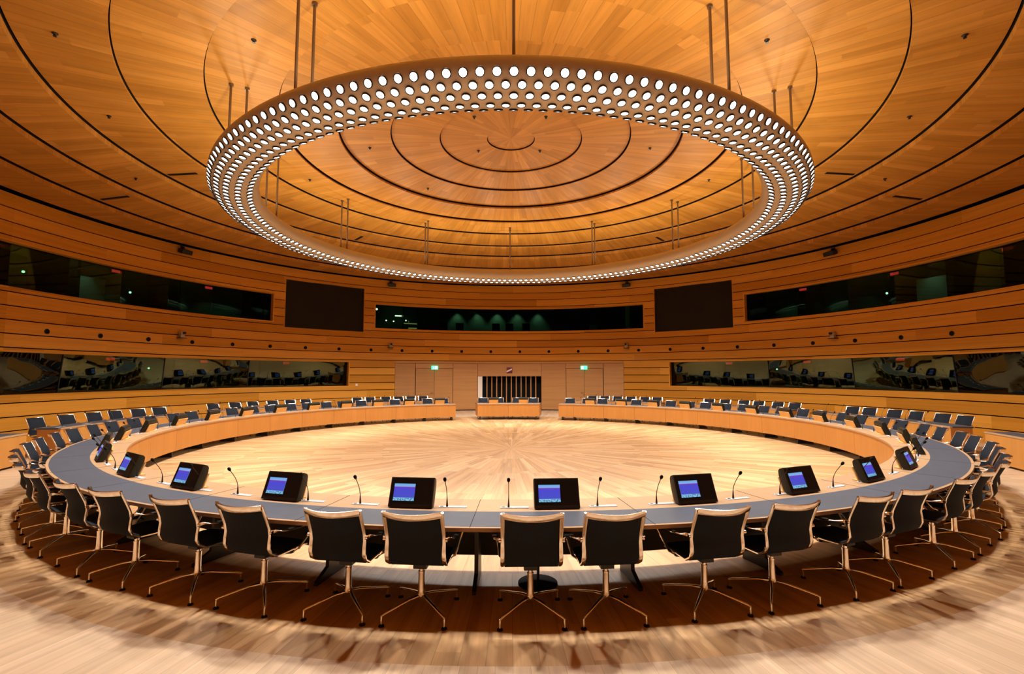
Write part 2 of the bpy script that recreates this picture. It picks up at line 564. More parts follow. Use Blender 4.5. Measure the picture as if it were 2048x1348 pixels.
for i, (a0, a1, lab) in enumerate(((103.05, 111.4, 'flush wood double door left of the slatted niche'),
                                   (68.6, 76.95, 'flush wood double door right of the slatted niche'))):
    am = (a0 + a1) / 2
    bm = bmesh.new()
    arcbox(bm, RW + .058, RW + .062, 0.02, 2.44, a0, a1, 1.5, 0)
    d = struct(fin('door_%d' % (i + 1), bm, m_gap), lab)
    for (b0, b1) in ((a0 + .02, am - .03), (am + .03, a1 - .02)):
        bm = bmesh.new()
        arcbox(bm, RW + .015, RW + .055, 0.05, 2.44, b0, b1, 1.5, 0, {'ring': b0, 'ncell': 7})
        leaf = fin('door_leaf', bm, m_litwall, d)
        if b0 > am:
            bm = bmesh.new()
            p = Vector(pol(RW + .0, am + .35, 1.05)); t = Vector((-sin(rad(am)), cos(rad(am)), 0)); nn = Vector((-cos(rad(am)), -sin(rad(am)), 0))
            tube(bm, [p, p + nn * .05, p + nn * .06 + t * .13], .011, 8)
            fin('door_handle', bm, m_steel, leaf)

# niche with upright slats
bm = bmesh.new()
arcbox(bm, RW + .75, RW + .80, 0, 2.0, 82.5, 97.5, 1.5)
arcbox(bm, RW + .08, RW + .80, 0, 2.0, 97.3, 97.5, 1)
arcbox(bm, RW + .08, RW + .80, 0, 2.0, 82.5, 82.7, 1)
arcbox(bm, RW + .05, RW + .80, 2.0, 2.06, 82.5, 97.5, 1.5)
fin('niche_lining', bm, m_blackmat, wall_back)
bm = bmesh.new()
arcbox(bm, RW + .02, RW + .10, 0, 1.99, 96.25, 97.28, 1)
niche_white = fin('niche_side_board', bm, m_white, wall_back)
for i in range(11):
    a = 95.15 - i * 1.118
    bm = bmesh.new()
    M = Matrix.Rotation(rad(a), 4, 'Z')
    box(bm, RW + .22, RW + .32, -.028, .028, 0.0, 2.0, M)
    fin('niche_slat', bm, m_litwall, wall_back)

# ------------------------------------------------------------------ rooms behind the glass
def ring_struct(name, lab, m, *args):
    bm = bmesh.new()
    for a in args:
        arcbox(bm, *a)
    return struct(fin(name, bm, m), lab)
ring_struct('wall_outer', 'dark green wall at the back of the booths', m_booth, (18.0, 18.1, 0, 7.66, 0, 360, 3))
ring_struct('floor_upper', 'dark floor slab between the two booth levels', m_boothdark, (RW + .10, 18.0, 3.3, 4.30, 0, 360, 3),
            (RW + .75 + .06, 18.0, 0.0, 1.0, 0, 360, 3), (RW + .12, 18.0, 6.75, 6.9, 0, 360, 3))
bm = bmesh.new()
for k in range(-3, 17):
    a = -10.35 + 13.79 * k
    if 50 < a < 128:
        continue
    M = Matrix.Rotation(rad(a), 4, 'Z')
    box(bm, RW + .95, 17.9, -.05, .05, 4.30, 6.75, M)
    box(bm, RW + 1.1, 17.9, -.05, .05, 1.0, 3.3, M)
struct(fin('wall_partition', bm, m_boothdark), 'dark partitions between the booths')

# windows
def window(num, a0, a1, z0, z1, mat, joints, lean, label, mull):
    bm = bmesh.new()
    arcbox(bm, RW - .005, RW + .30, z0 - .02, z0 + .03, a0 - .1, a1 + .1, 1.5, 0, {'ring': 2, 'ncell': 9})
    arcbox(bm, RW - .005, RW + .30, z1 - .03, z1 + .02, a0 - .1, a1 + .1, 1.5, 0, {'ring': 3, 'ncell': 9})
    for a in (a0, a1):
        arcbox(bm, RW - .005, RW + .30, z0, z1, a - .11, a + .11, 1, 0, {'ring': 4, 'ncell': 9})
    w = struct(fin('window_%d' % num, bm, m_wall), label)
    js = [a0] + [j for j in joints if a0 < j < a1] + [a1]
    for b0, b1 in zip(js, js[1:]):
        bm = bmesh.new()
        rb, rt = RW + .24 + lean, RW + .24 - 0 * lean
        p = [pol(rb, b0, z0 + .02), pol(rb, b1, z0 + .02), pol(rt, b1, z1 - .02), pol(rt, b0, z1 - .02)]
        vs = [bm.verts.new(q) for q in p]
        out = Vector(pol(0.012, (b0 + b1) / 2))
        v2 = [bm.verts.new(Vector(q) + out) for q in p]
        bm.faces.new(vs); bm.faces.new(v2[::-1])
        for i in range(4):
            bm.faces.new((vs[i], v2[i], v2[(i + 1) % 4], vs[(i + 1) % 4]))
        fin('pane', bm, mat, w)
        if mull and b0 != a0:
            bm = bmesh.new()
            tube(bm, [pol(rb - .01, b0, z0 + .02), pol(rt - .01, b0, z1 - .02)], .014, 6)
            fin('mullion', bm, m_boothdark, w)
JL = [144.66 + 13.79 * k for k in range(6)]
JR = [35.39 - 13.9 * k for k in range(6)][::-1]
JLu = [137.8 + 6.9 * k for k in range(1, 14)]
JRu = [42.2 - 6.9 * k for k in range(1, 14)][::-1]
window(1, 141.1, 222, UZ0, UZ1, m_glass_up, JLu, 0.0, 'long upper left interpreter booth window', False)
window(2, 59.4, 120.6, UZ0, UZ1, m_glass_up, [68 + 7.5 * k for k in range(7)], 0.0, 'upper window in the far wall between the screens', False)
window(3, -42, 38.9, UZ0, UZ1, m_glass_up, JRu, 0.0, 'long upper right interpreter booth window', False)
window(4, 125.8, 222, LZ0, LZ1, m_glass_low, JL, 0.13, 'long lower left reflecting window', True)
window(5, -42, 54.2, LZ0, LZ1, m_glass_low, JR, 0.13, 'long lower right reflecting window', True)

# projection screens in their recesses
for (a0, a1, side, lab) in ((123.0, 138.9, 'left', 'large dark blank projection screen left of the middle upper window'),
                            (41.1, 57.0, 'right', 'large dark blank projection screen right of the middle upper window')):
    am = (a0 + a1) / 2
    half = RW * sin(rad((a1 - a0) / 2))
    M = Matrix.Rotation(rad(am), 4, 'Z')
    rr = RW * cos(rad((a1 - a0) / 2)) + .14
    e = empty('projection_screen', pol(rr, am, 4.44), rad(am))
    tag(e, lab, 'screen')
    bm = bmesh.new()
    box(bm, 0, .03, -half + .02, half - .02, .02, 2.37)
    fin('screen_cloth', bm, m_screen, e)
    bm = bmesh.new()
    for (y0, y1, z0, z1) in ((-half, half, 0, .025), (-half, half, 2.37, 2.40), (-half, -half + .025, 0, 2.4), (half - .025, half, 0, 2.4)):
        box(bm, -.015, .04, y0, y1, z0, z1)
    fin('screen_frame', bm, m_steel, e)
    bm = bmesh.new()
    arcbox(bm, RW - .0, RW + .35, 4.40, 6.87, a0 - .16, a0 - .02, 1, 0, {'ring': 1, 'ncell': 9})
    arcbox(bm, RW - .0, RW + .35, 4.40, 6.87, a1 + .02, a1 + .16, 1, 0, {'ring': 1, 'ncell': 9})
    arcbox(bm, RW + .02, RW + .35, 4.38, 4.43, a0, a1, 1.5, 0, {'ring': 1, 'ncell': 9})
    arcbox(bm, RW + .02, RW + .35, 6.84, 6.88, a0, a1, 1.5, 0, {'ring': 1, 'ncell': 9})
    arcbox(bm, RW + .33, RW + .37, 4.40, 6.87, a0, a1, 1.5, 1)
    fin('screen_recess', bm, [m_wall, m_gap], wall_back)

# ------------------------------------------------------------------ chandelier
def chandelier():
    e = tag(empty('ring_chandelier', (0, 0, HZ)), 'huge ring chandelier with rows of white round lamps hung over the table', 'chandelier')
    bm = bmesh.new()
    n, m = 240, 40
    rows = []
    for i in range(n):
        a = 2 * pi * i / n
        ring = []
        for k in range(m):
            t = 2 * pi * k / m
            zz = SB * sin(t) * (1.0 if sin(t) < 0 else 0.95)
            ring.append(bm.verts.new(((HX + SA * cos(t)) * cos(a), (HX + SA * cos(t)) * sin(a), zz)))
        rows.append(ring)
    for i in range(n):
        A, B = rows[i], rows[(i + 1) % n]
        for k in range(m):
            bm.faces.new((A[k], A[(k + 1) % m], B[(k + 1) % m], B[k]))
    fin('ring_body', bm, m_ring, e, smooth=True)
    # lamps
    def disc(bm, M):
        nn = 14
        r0, r1 = .057, .071
        def ring(r, z, ):
            return [bm.verts.new(M @ Vector((r * cos(2 * pi * k / nn), r * sin(2 * pi * k / nn), z))) for k in range(nn)]
        A = ring(r1, -.01); B = ring(r1, .022); C = ring(r0, .022); D = ring(r0, .012)
        for X, Y in ((A, B), (B, C), (C, D)):
            for k in range(nn):
                bm.faces.new((X[k], X[(k + 1) % nn], Y[(k + 1) % nn], Y[k])).material_index = 0
        bm.faces.new(D).material_index = 1
    rowsp = [(-24, 200), (-50, 200), (-73, 196), (-99, 190), (-128, 184)]
    mats = []
    for j, (t, cnt) in enumerate(rowsp):
        tt = rad(t)
        for i in range(cnt):
            a = -pi / 2 + 2 * pi * (i + 0.5 * (j % 2)) / cnt
            r, z = HX + SA * cos(tt), SB * sin(tt)
            nx, nz = cos(tt) / SA, sin(tt) / SB
            L = hypot(nx, nz); nx /= L; nz /= L
            nrm = Vector((nx * cos(a), nx * sin(a), nz))
            tan = Vector((-sin(a), cos(a), 0)); bi = nrm.cross(tan)
            M = Matrix(((tan.x, bi.x, nrm.x, r * cos(a)), (tan.y, bi.y, nrm.y, r * sin(a)), (tan.z, bi.z, nrm.z, z), (0, 0, 0, 1)))
            d = hypot(r * cos(a) + .08, r * sin(a) + 14.1)
            vis = (nrm.dot(Vector((-.08 - r * cos(a), -14.1 - r * sin(a), 2.1 - HZ - z)).normalized()))
            mats.append((vis / d ** 2, M))
    mats.sort(key=lambda q: -q[0])
    bm = bmesh.new(); disc(bm, Matrix.Identity(4))
    first = fin('downlight', bm, [m_rim, m_disc], e)
    first.matrix_local = mats[0][1]
    for v, M in mats[1:100]:
        c = first.copy(); COL.objects.link(c); c.parent = e; c.matrix_local = M
    bm = bmesh.new()
    for v, M in mats[100:]:
        disc(bm, M)
    o = fin('downlight_rows', bm, [m_rim, m_disc], e); o['kind'] = 'stuff'
    # rods
    for k in range(12):
        a = 90 + 30 * k
        for rr in (6.98, 7.30):
            bm = bmesh.new()
            zt = ceil_z(rr) - HZ
            tube(bm, [pol(rr, a, .20), pol(rr, a, zt + .01)], .026, 10)
            tube(bm, [pol(rr, a, zt - .05), pol(rr, a, zt + .01)], .05, 12)
            fin('suspension_rod', bm, m_rod, e)
    # light of the lamps
    nl = 30
    for i in range(nl):
        a = 360 * (i + .5) / nl
        for (dr, dz, tilt, pw, cone) in ((.45, -.32, 20, P_DOWN_OUT, 104), (-.40, -.32, -34, P_DOWN_IN, 104)):
            ld = bpy.data.lights.new('ring_lamp', 'SPOT')
            ld.energy = pw; ld.color = COL_LAMP; ld.spot_size = rad(cone); ld.spot_blend = 0.6; ld.shadow_soft_size = .10
            lo = bpy.data.objects.new('ring_lamp', ld); COL.objects.link(lo); lo.parent = e
            lo.location = pol(HX + dr, a, dz)
            d = Vector((cos(rad(a)) * sin(rad(tilt)), sin(rad(a)) * sin(rad(tilt)), -cos(rad(tilt))))
            lo.rotation_euler = d.to_track_quat('-Z', 'Y').to_euler()
    for i in range(24):
        a = 360 * (i + .5) / 24
        ld = bpy.data.lights.new('up_lamp', 'SPOT')
        ld.energy = P_UP; ld.color = COL_UP; ld.spot_size = rad(176); ld.spot_blend = 0.35; ld.shadow_soft_size = .06
        lo = bpy.data.objects.new('up_lamp', ld); COL.objects.link(lo); lo.parent = e
        lo.location = pol(HX, a, .36)
        lo.rotation_euler = (pi, 0, 0)
chandelier()

# ------------------------------------------------------------------ ring table
RI, RO, RG, HT = 8.694, 9.688, 9.17, 0.74
# module boundaries (degrees, counter-clockwise); left arc runs from the near middle seam (267.5) down to 106.6
left_b = [267.5]
for k in range(17):
    left_b.append(left_b[-1] - (9.9 - 0.0538 * k))
sc_ = (267.5 - 106.6) / (left_b[0] - left_b[-1])
left_b = [267.5 - (267.5 - x) * sc_ for x in left_b]
right_b = [-82.5]
for k in range(16):
    right_b.append(right_b[-1] + 9.95 - 0.05 * k)
sc_ = (70.4 + 82.5) / (right_b[-1] - right_b[0])
right_b = [-82.5 + (x + 82.5) * sc_ for x in right_b]
TA0, TA1 = -255 + 1.6 + 0.0, 75.0      # left end at 106.6 = -253.4

def desk(name, label, a0, a1, ri, ro, rg, panels, legs, closed_ends=True, top_mat=None, gapz=.16, cat='table', lip=.02, group=None):
    t = tag(empty(name, (0, 0, 0)), label, cat, group)
    bm = bmesh.new()
    arcbox(bm, ri, rg, HT - .035, HT, a0, a1, 1.25, 0, {'ring': 1, 'ncell': 36})
    arcbox(bm, ro - .035, ro, HT - .035, HT, a0, a1, 1.25, 0, {'ring': 2, 'ncell': 36})
    fin('tabletop', bm, m_top, t)
    bm = bmesh.new()
    arcbox(bm, rg, ro - .035, HT - .034, HT + .001, a0, a1, 1.25)
    for s in panels[1:-1]:
        pass
    fin('writing_surface', bm, m_grey, t)
    for s in panels[1:-1]:
        bm = bmesh.new()
        M = Matrix.Rotation(rad(s), 4, 'Z')
        box(bm, ri + .01, ro - .01, -.0022, .0022, HT + .0005, HT + .002, M)
        fin('top_joint', bm, m_gap, t)
    for b0, b1 in zip(panels, panels[1:]):
        bm = bmesh.new()
        arcbox(bm, ri + .012, ri + .035, gapz, HT - .036, b0 + .025, b1 - .025, 1.25)
        fin('front_panel', bm, m_panel, t)
    bm = bmesh.new()
    arcbox(bm, ri + .036, ri + .05, gapz + .01, HT - .036, a0 + .1, a1 - .1, 1.25)
    arcbox(bm, ri + .05, ri + .22, HT - .30, HT - .036, a0 + .1, a1 - .1, 1.25)
    fin('cable_tray', bm, m_housing, t)
    if closed_ends:
        for a, s in ((a0, 1), (a1, -1)):
            bm = bmesh.new()
            M = Matrix.Rotation(rad(a), 4, 'Z')
            y0, y1 = (0.002, .025) if s > 0 else (-.025, -.002)
            box(bm, ri + .012, ro - .06, y0, y1, gapz if name != 'second_row_desk' else .05, HT - .036, M)
            fin('end_panel', bm, m_panelside, t)
    for a in legs:
        bm = bmesh.new()
        M = Matrix.Rotation(rad(a), 4, 'Z')
        vs = [(ri + .10, 0), (ri + .62, 0), (ri + .62, .03), (ri + .42, .12), (ri + .38, HT - .036), (ri + .12, HT - .036), (ri + .10, .12)]
        f0 = [bm.verts.new(M @ Vector((x, -.02, z))) for x, z in vs]
        f1 = [bm.verts.new(M @ Vector((x, .02, z))) for x, z in vs]
        bm.faces.new(f0); bm.faces.new(f1[::-1])
        for i in range(len(vs)):
            j = (i + 1) % len(vs)
            bm.faces.new((f0[i], f1[i], f1[j], f0[j]))
        fin('table_leg', bm, m_steel, t)
    return t

main_panels = [x - 360 for x in left_b[::-1]] + right_b + [75.0]
main_panels = sorted(set(round(x, 4) for x in main_panels))
desk('ring_table', 'great round wooden conference table open at the far side, grey writing band on top', main_panels[0], main_panels[-1],
     RI, RO, RG, main_panels, [x for x in main_panels[1:-1]] + [main_panels[0] + 1, main_panels[-1] - 1])
desk('short_desk', 'short straight-looking wooden desk in the opening of the round table before the slats', 80.85, 99.9,
     RI, RO, RG, [80.85, 90.5, 99.9], [82, 90.5, 99])

# second row desks near the wall
R2I, R2O = 11.6, 12.2
def desk2(lab, a0, a1, mult):
    n = mult
    ps = [a0 + (a1 - a0) * i / n for i in range(n + 1)]
    desk('second_row_desk', lab, a0, a1, R2I, R2O, R2I + .06, ps, ps[1:-1] + [a0 + .8, a1 - .8], True, gapz=.05, cat='desk', group='second row desks')
ROW2 = [  # desk span, chair angles, name of place
    (163.3, 187.6, (184.65, 180.37, 176.41, 173.01, 169.53, 166.06), 'left', 'nearest the viewer'),
    (135.0, 159.3, (156.4, 152.33, 148.8, 144.97, 141.21, 137.99), 'left', 'in the middle of that side'),
    (106.0, 129.5, (126.66, 123.72, 120.16, 117.25, 114.3, 111.2), 'left', 'beside the double door'),
    (-6.8, 17.5, (-2.71, 0.48, 4.54, 7.87, 11.92, 14.81), 'right', 'nearest the viewer'),
    (22.5, 45.5, (25.23, 28.52, 32.31, 35.31, 39.31, 42.57), 'right', 'in the middle of that side'),
    (51.5, 73.5, (54.11, 57.2, 60.21, 63.36, 66.56, 69.67), 'right', 'beside the double door')]
LM = {('left', 'nearest the viewer'): 'long curved wall-side desk on the left, the full one nearest the viewer',
      ('left', 'in the middle of that side'): 'curved wall-side desk on the left, middle one of three',
      ('left', 'beside the double door'): 'curved wall-side desk on the left reaching the double door',
      ('right', 'nearest the viewer'): 'long curved wall-side desk on the right, the full one nearest the viewer',
      ('right', 'in the middle of that side'): 'curved wall-side desk on the right, middle one of three',
      ('right', 'beside the double door'): 'curved wall-side desk on the right reaching the double door'}
for (a0, a1, ch, sd, pl) in ROW2:
    desk2(LM[(sd, pl)], a0, a1, 3)
desk2('pale wooden desk front cut by the left picture edge', 192.9, 216, 3)
desk2('pale wooden desk front cut by the right picture edge', -36, -12.3, 3)

# ------------------------------------------------------------------ conference chair
def make_chair():
    e = empty('conference_chair')
    yz = [(-.400, .955), (-.372, .89), (-.335, .81), (-.305, .74), (-.290, .67), (-.296, .61), (-.300, .56), (-.275, .505), (-.20, .462)]
    XW = .248
    def cur(x):
        return -.070 * (1 - (x / XW) ** 2)
    # back cloth
    bm = bmesh.new()
    nx = 10
    g0, g1 = [], []
    pts = yz[:8]
    for j, (y, z) in enumerate(pts):
        k = 1.0 - 0.5 * j / len(pts)
        z = min(z, .95)
        g0.append([bm.verts.new(((-XW + .012 + (2 * XW - .024) * i / nx), y + .008 + cur(-XW + 2 * XW * i / nx) * k, z)) for i in range(nx + 1)])
        g1.append([bm.verts.new(((-XW + .012 + (2 * XW - .024) * i / nx), y - .002 + cur(-XW + 2 * XW * i / nx) * k, z)) for i in range(nx + 1)])
    for j in range(len(pts) - 1):
        for i in range(nx):
            bm.faces.new((g0[j][i], g0[j][i + 1], g0[j + 1][i + 1], g0[j + 1][i]))
            bm.faces.new((g1[j][i], g1[j + 1][i], g1[j + 1][i + 1], g1[j][i + 1]))
    for i in range(nx):
        bm.faces.new((g0[0][i], g1[0][i], g1[0][i + 1], g0[0][i + 1]))
        bm.faces.new((g0[-1][i], g0[-1][i + 1], g1[-1][i + 1], g1[-1][i]))
    for j in range(len(pts) - 1):
        bm.faces.new((g0[j][0], g0[j + 1][0], g1[j + 1][0], g1[j][0]))
        bm.faces.new((g0[j][-1], g1[j][-1], g1[j + 1][-1], g0[j + 1][-1]))
    back = fin('backrest', bm, m_cloth, e, smooth=True)
    # frame: two side rails and a curved top rail behind the cloth
    bm = bmesh.new()
    for s in (-1, 1):
        strip(bm, [(s * XW, y, z) for y, z in yz], (1, 0, 0), [.034, .034, .032, .030, .030, .032, .034, .034, .030], .020)
        strip(bm, [(s * XW, -.20, .462), (s * .235, -.05, .452), (s * .23, .15, .450), (s * .225, .22, .44)], (1, 0, 0), .03, .018)
    top = [(-XW + 2 * XW * i / 12, -.400 + cur(-XW + 2 * XW * i / 12) - .008, .938 - .010 * (1 - ((i - 6) / 6.0) ** 2)) for i in range(13)]
    strip(bm, top, (0, -.35, 1), .054, .016)
    fin('back_frame', bm, m_chrome, back, smooth=True, angle=50)
    # seat
    bm = bmesh.new()
    prof = [(-.22, .47), (-.15, .462), (0, .458), (.14, .462), (.22, .455), (.255, .43)]
    g0 = [[bm.verts.new((x, y, z + .018 - .01 * (abs(x) / .23) ** 3)) for x in (-.23, -.17, -.06, .06, .17, .23)] for y, z in prof]
    g1 = [[bm.verts.new((x, y, z - .012)) for x in (-.23, -.17, -.06, .06, .17, .23)] for y, z in prof]
    for j in range(len(prof) - 1):
        for i in range(5):
            bm.faces.new((g0[j][i], g0[j][i + 1], g0[j + 1][i + 1], g0[j + 1][i]))
            bm.faces.new((g1[j][i], g1[j + 1][i], g1[j + 1][i + 1], g1[j][i + 1]))
        bm.faces.new((g0[j][0], g0[j + 1][0], g1[j + 1][0], g1[j][0]))
        bm.faces.new((g0[j][5], g1[j][5], g1[j + 1][5], g0[j + 1][5]))
    for i in range(5):
        bm.faces.new((g0[0][i], g1[0][i], g1[0][i + 1], g0[0][i + 1]))
        bm.faces.new((g0[-1][i], g0[-1][i + 1], g1[-1][i + 1], g1[-1][i]))
    fin('seat', bm, m_cloth, e, smooth=True)
    bm = bmesh.new()
    strip(bm, [(-.235, .02, .425), (-.12, .01, .41), (.12, .01, .41), (.235, .02, .425)], (0, 1, 0), .07, .022)
    box(bm, -.06, .06, -.14, .09, .395, .43)
    fin('seat_bracket', bm, m_steel, e)
    # arms
    for s in (-1, 1):
        bm = bmesh.new()
        strip(bm, [(s * .258, -.296, .70), (s * .285, -.27, .705), (s * .310, -.20, .688), (s * .322, -.05, .670), (s * .325, .12, .667),
                   (s * .322, .19, .655), (s * .312, .20, .615), (s * .292, .13, .53), (s * .27, .06, .45), (s * .235, .03, .425)],
              [(0, 0, 1), (0, 0, 1), (1, 0, 0), (1, 0, 0), (1, 0, 0), (1, 0, .0), (1, 0, 0), (1, 0, 0), (1, 0, 0), (0, 1, 0)],
              [.030, .028, .03, .034, .034, .03, .026, .026, .026, .026], .012)
        arm = fin('armrest', bm, m_chrome, e, smooth=True, angle=50)
        bm = bmesh.new()
        strip(bm, [(s * .317, -.15, .690), (s * .323, -.03, .680), (s * .325, .13, .677)], (1, 0, 0), [.034, .044, .036], .016)
        fin('arm_pad', bm, m_black, arm, smooth=True)
        bm = bmesh.new()
        lathe(bm, [(0.0, -.012), (.016, -.012), (.016, .012), (0.0, .012)], 10)
        for v in bm.verts:
            v.co = Vector((s * .268 + v.co.z, -.296 + v.co.y, .70 + v.co.x))
        fin('arm_bolt', bm, m_chrome, arm)
    # column
    OY = -.075
    bm = bmesh.new()
    lathe(bm, [(.034, .135), (.036, .16), (.030, .19), (.027, .33), (.0275, .345)], 18, (0, OY, 0))
    lathe(bm, [(.0295, .345), (.0295, .357)], 18, (0, OY, 0))
    lathe(bm, [(.021, .357), (.021, .40)], 18, (0, OY, 0))
    fin('column', bm, m_chrome, e, smooth=True)
    # four star legs with gliders
    for k in range(4):
        a = rad(45 + 90 * k)
        d = Vector((cos(a), sin(a), 0)); p = Vector((-sin(a), cos(a), 0))
        bm = bmesh.new()
        c0 = Vector((0, OY, 0))
        strip(bm, [c0 + q_ for q_ in (d * .02 + Vector((0, 0, .150)), d * .12 + Vector((0, 0, .140)), d * .36 + Vector((0, 0, .088)), d * .385 + Vector((0, 0, .078)))],
              p, [.034, .028, .018, .016], .020)
        tube(bm, [c0 + d * .378 + Vector((0, 0, .085)), c0 + d * .378 + Vector((0, 0, .016))], .010, 8)
        leg = fin('leg', bm, m_chrome, e, smooth=True, angle=50)
        bm = bmesh.new()
        lathe(bm, [(.025, 0), (.025, .008), (.013, .018), (0, .018)], 12, tuple(c0 + d * .378))
        fin('glider', bm, m_blackmat, leg, smooth=True)
    index_kids(e)
    return e

chair0 = make_chair()
used = [False]
def chair(r, a, label, group, turn=0.0):
    loc, rz = pol(r, a, 0), rad(a + 90 + turn)
    if used[0]:
        c = dup(chair0, loc, rz)
    else:
        used[0] = True; c = chair0; c.location = loc; c.rotation_euler = (0, 0, rz)
    tag(c, label, 'chair', group)

G1 = 'black mesh chairs round the ring table'
rng = random.Random(4)
def arc_chairs(bounds, side, extra=None, near_meas=()):
    seats = []
    for b0, b1 in zip(bounds, bounds[1:]):
        c = (b0 + b1) / 2
        s = 1 if b1 > b0 else -1
        seats += [c - s * 2.15, c + s * 2.15]
    if extra: seats += extra
    seats = [near_meas[i] if i < len(near_meas) and near_meas[i] is not None else x for i, x in enumerate(seats)]
    n = len(seats)
    half = n // 2
    for i, a in enumerate(seats):
        if i < half:
            lab = '%s black mesh swivel chair %s of the foreground centre pair, tucked under the ring table' % (ONES[i + 1], side)
        else:
            lab = '%s dark mesh chair along the ring table from its %s end at the far opening' % (ONES[n - i], side)
        chair(9.60 + rng.uniform(-.012, .012), a, lab, G1, rng.uniform(-4, 4) if i > 1 else 0)

chair(9.60, -89.3, 'black mesh swivel chair left in the foreground centre pair, back to the viewer', G1)
chair(9.60, -85.3, 'black mesh swivel chair right in the foreground centre pair, back to the viewer', G1)
arc_chairs(left_b, 'left', None, (264.95, 260.9, 255.8, 251.0, 245.6, 241.2))
arc_chairs(right_b, 'right', [72.9], (-79.7, -75.4, -69.9, -65.9, -59.8, -55.4))
for i, (a, w) in enumerate(((97.6, 'outermost on the left'), (93.2, 'just left of the middle'), (87.8, 'just right of the middle'), (83.3, 'outermost on the right'))):
    chair(9.60, a, 'navy-black chair behind the short far desk, %s' % w, 'chairs at the short far desk')
for (a0, a1, ch, sd, pl) in ROW2:
    ch = sorted(ch, reverse=(sd == 'left'))
    for i, a in enumerate(ch):
        chair(12.33, a, '%s dark chair from the viewer at the %s wall-side desk %s' % (ONES[i + 1], sd,
              {'nearest the viewer': 'closest to the viewer', 'in the middle of that side': 'halfway along', 'beside the double door': 'next to the door'}[pl]),
              'chairs behind the wall-side desks', rng.uniform(-4, 4))

# ------------------------------------------------------------------ monitors
def screen_mat():
    q = N('lit_monitor_picture')
    tc = q.n('ShaderNodeTexCoord')
    sp = q.n('ShaderNodeSeparateXYZ'); q.l(tc.outputs['UV'], sp.inputs[0])
    v = sp.outputs[1]
    body = q.ramp(v, ((0.0, (0.20, 0.50, 0.75)), (0.17, (0.22, 0.52, 0.78)), (0.19, (0.055, 0.075, 0.52)), (0.72, (0.06, 0.06, 0.60)),
                      (0.80, (0.20, 0.03, 0.42)), (0.84, (0.20, 0.42, 0.80)), (1.0, (0.14, 0.36, 0.70))))
    nz = q.n('ShaderNodeTexNoise'); nz.inputs['Scale'].default_value = 9
    mp = q.n('ShaderNodeMapping'); mp.inputs['Scale'].default_value = (1.6, 1.0, 1.0)
    q.l(tc.outputs['UV'], mp.inputs[0]); q.l(mp.outputs[0], nz.inputs['Vector'])
    blot = q.math('MULTIPLY', q.math('LESS_THAN', v, 0.16), q.math('GREATER_THAN', nz.outputs[0], 0.52))
    c = q.mixc(q.math('MULTIPLY', blot, 0.8), body, (0.01, 0.08, 0.16))
    q.l(c, q.b.inputs['Emission Color'])
    q.b.inputs['Emission Strength'].default_value = 0.6
    q.b.inputs['Base Color'].default_value = (0.01, 0.01, 0.01, 1)
    q.b.inputs['Roughness'].default_value = 0.3
    return q.m
m_pic = screen_mat()

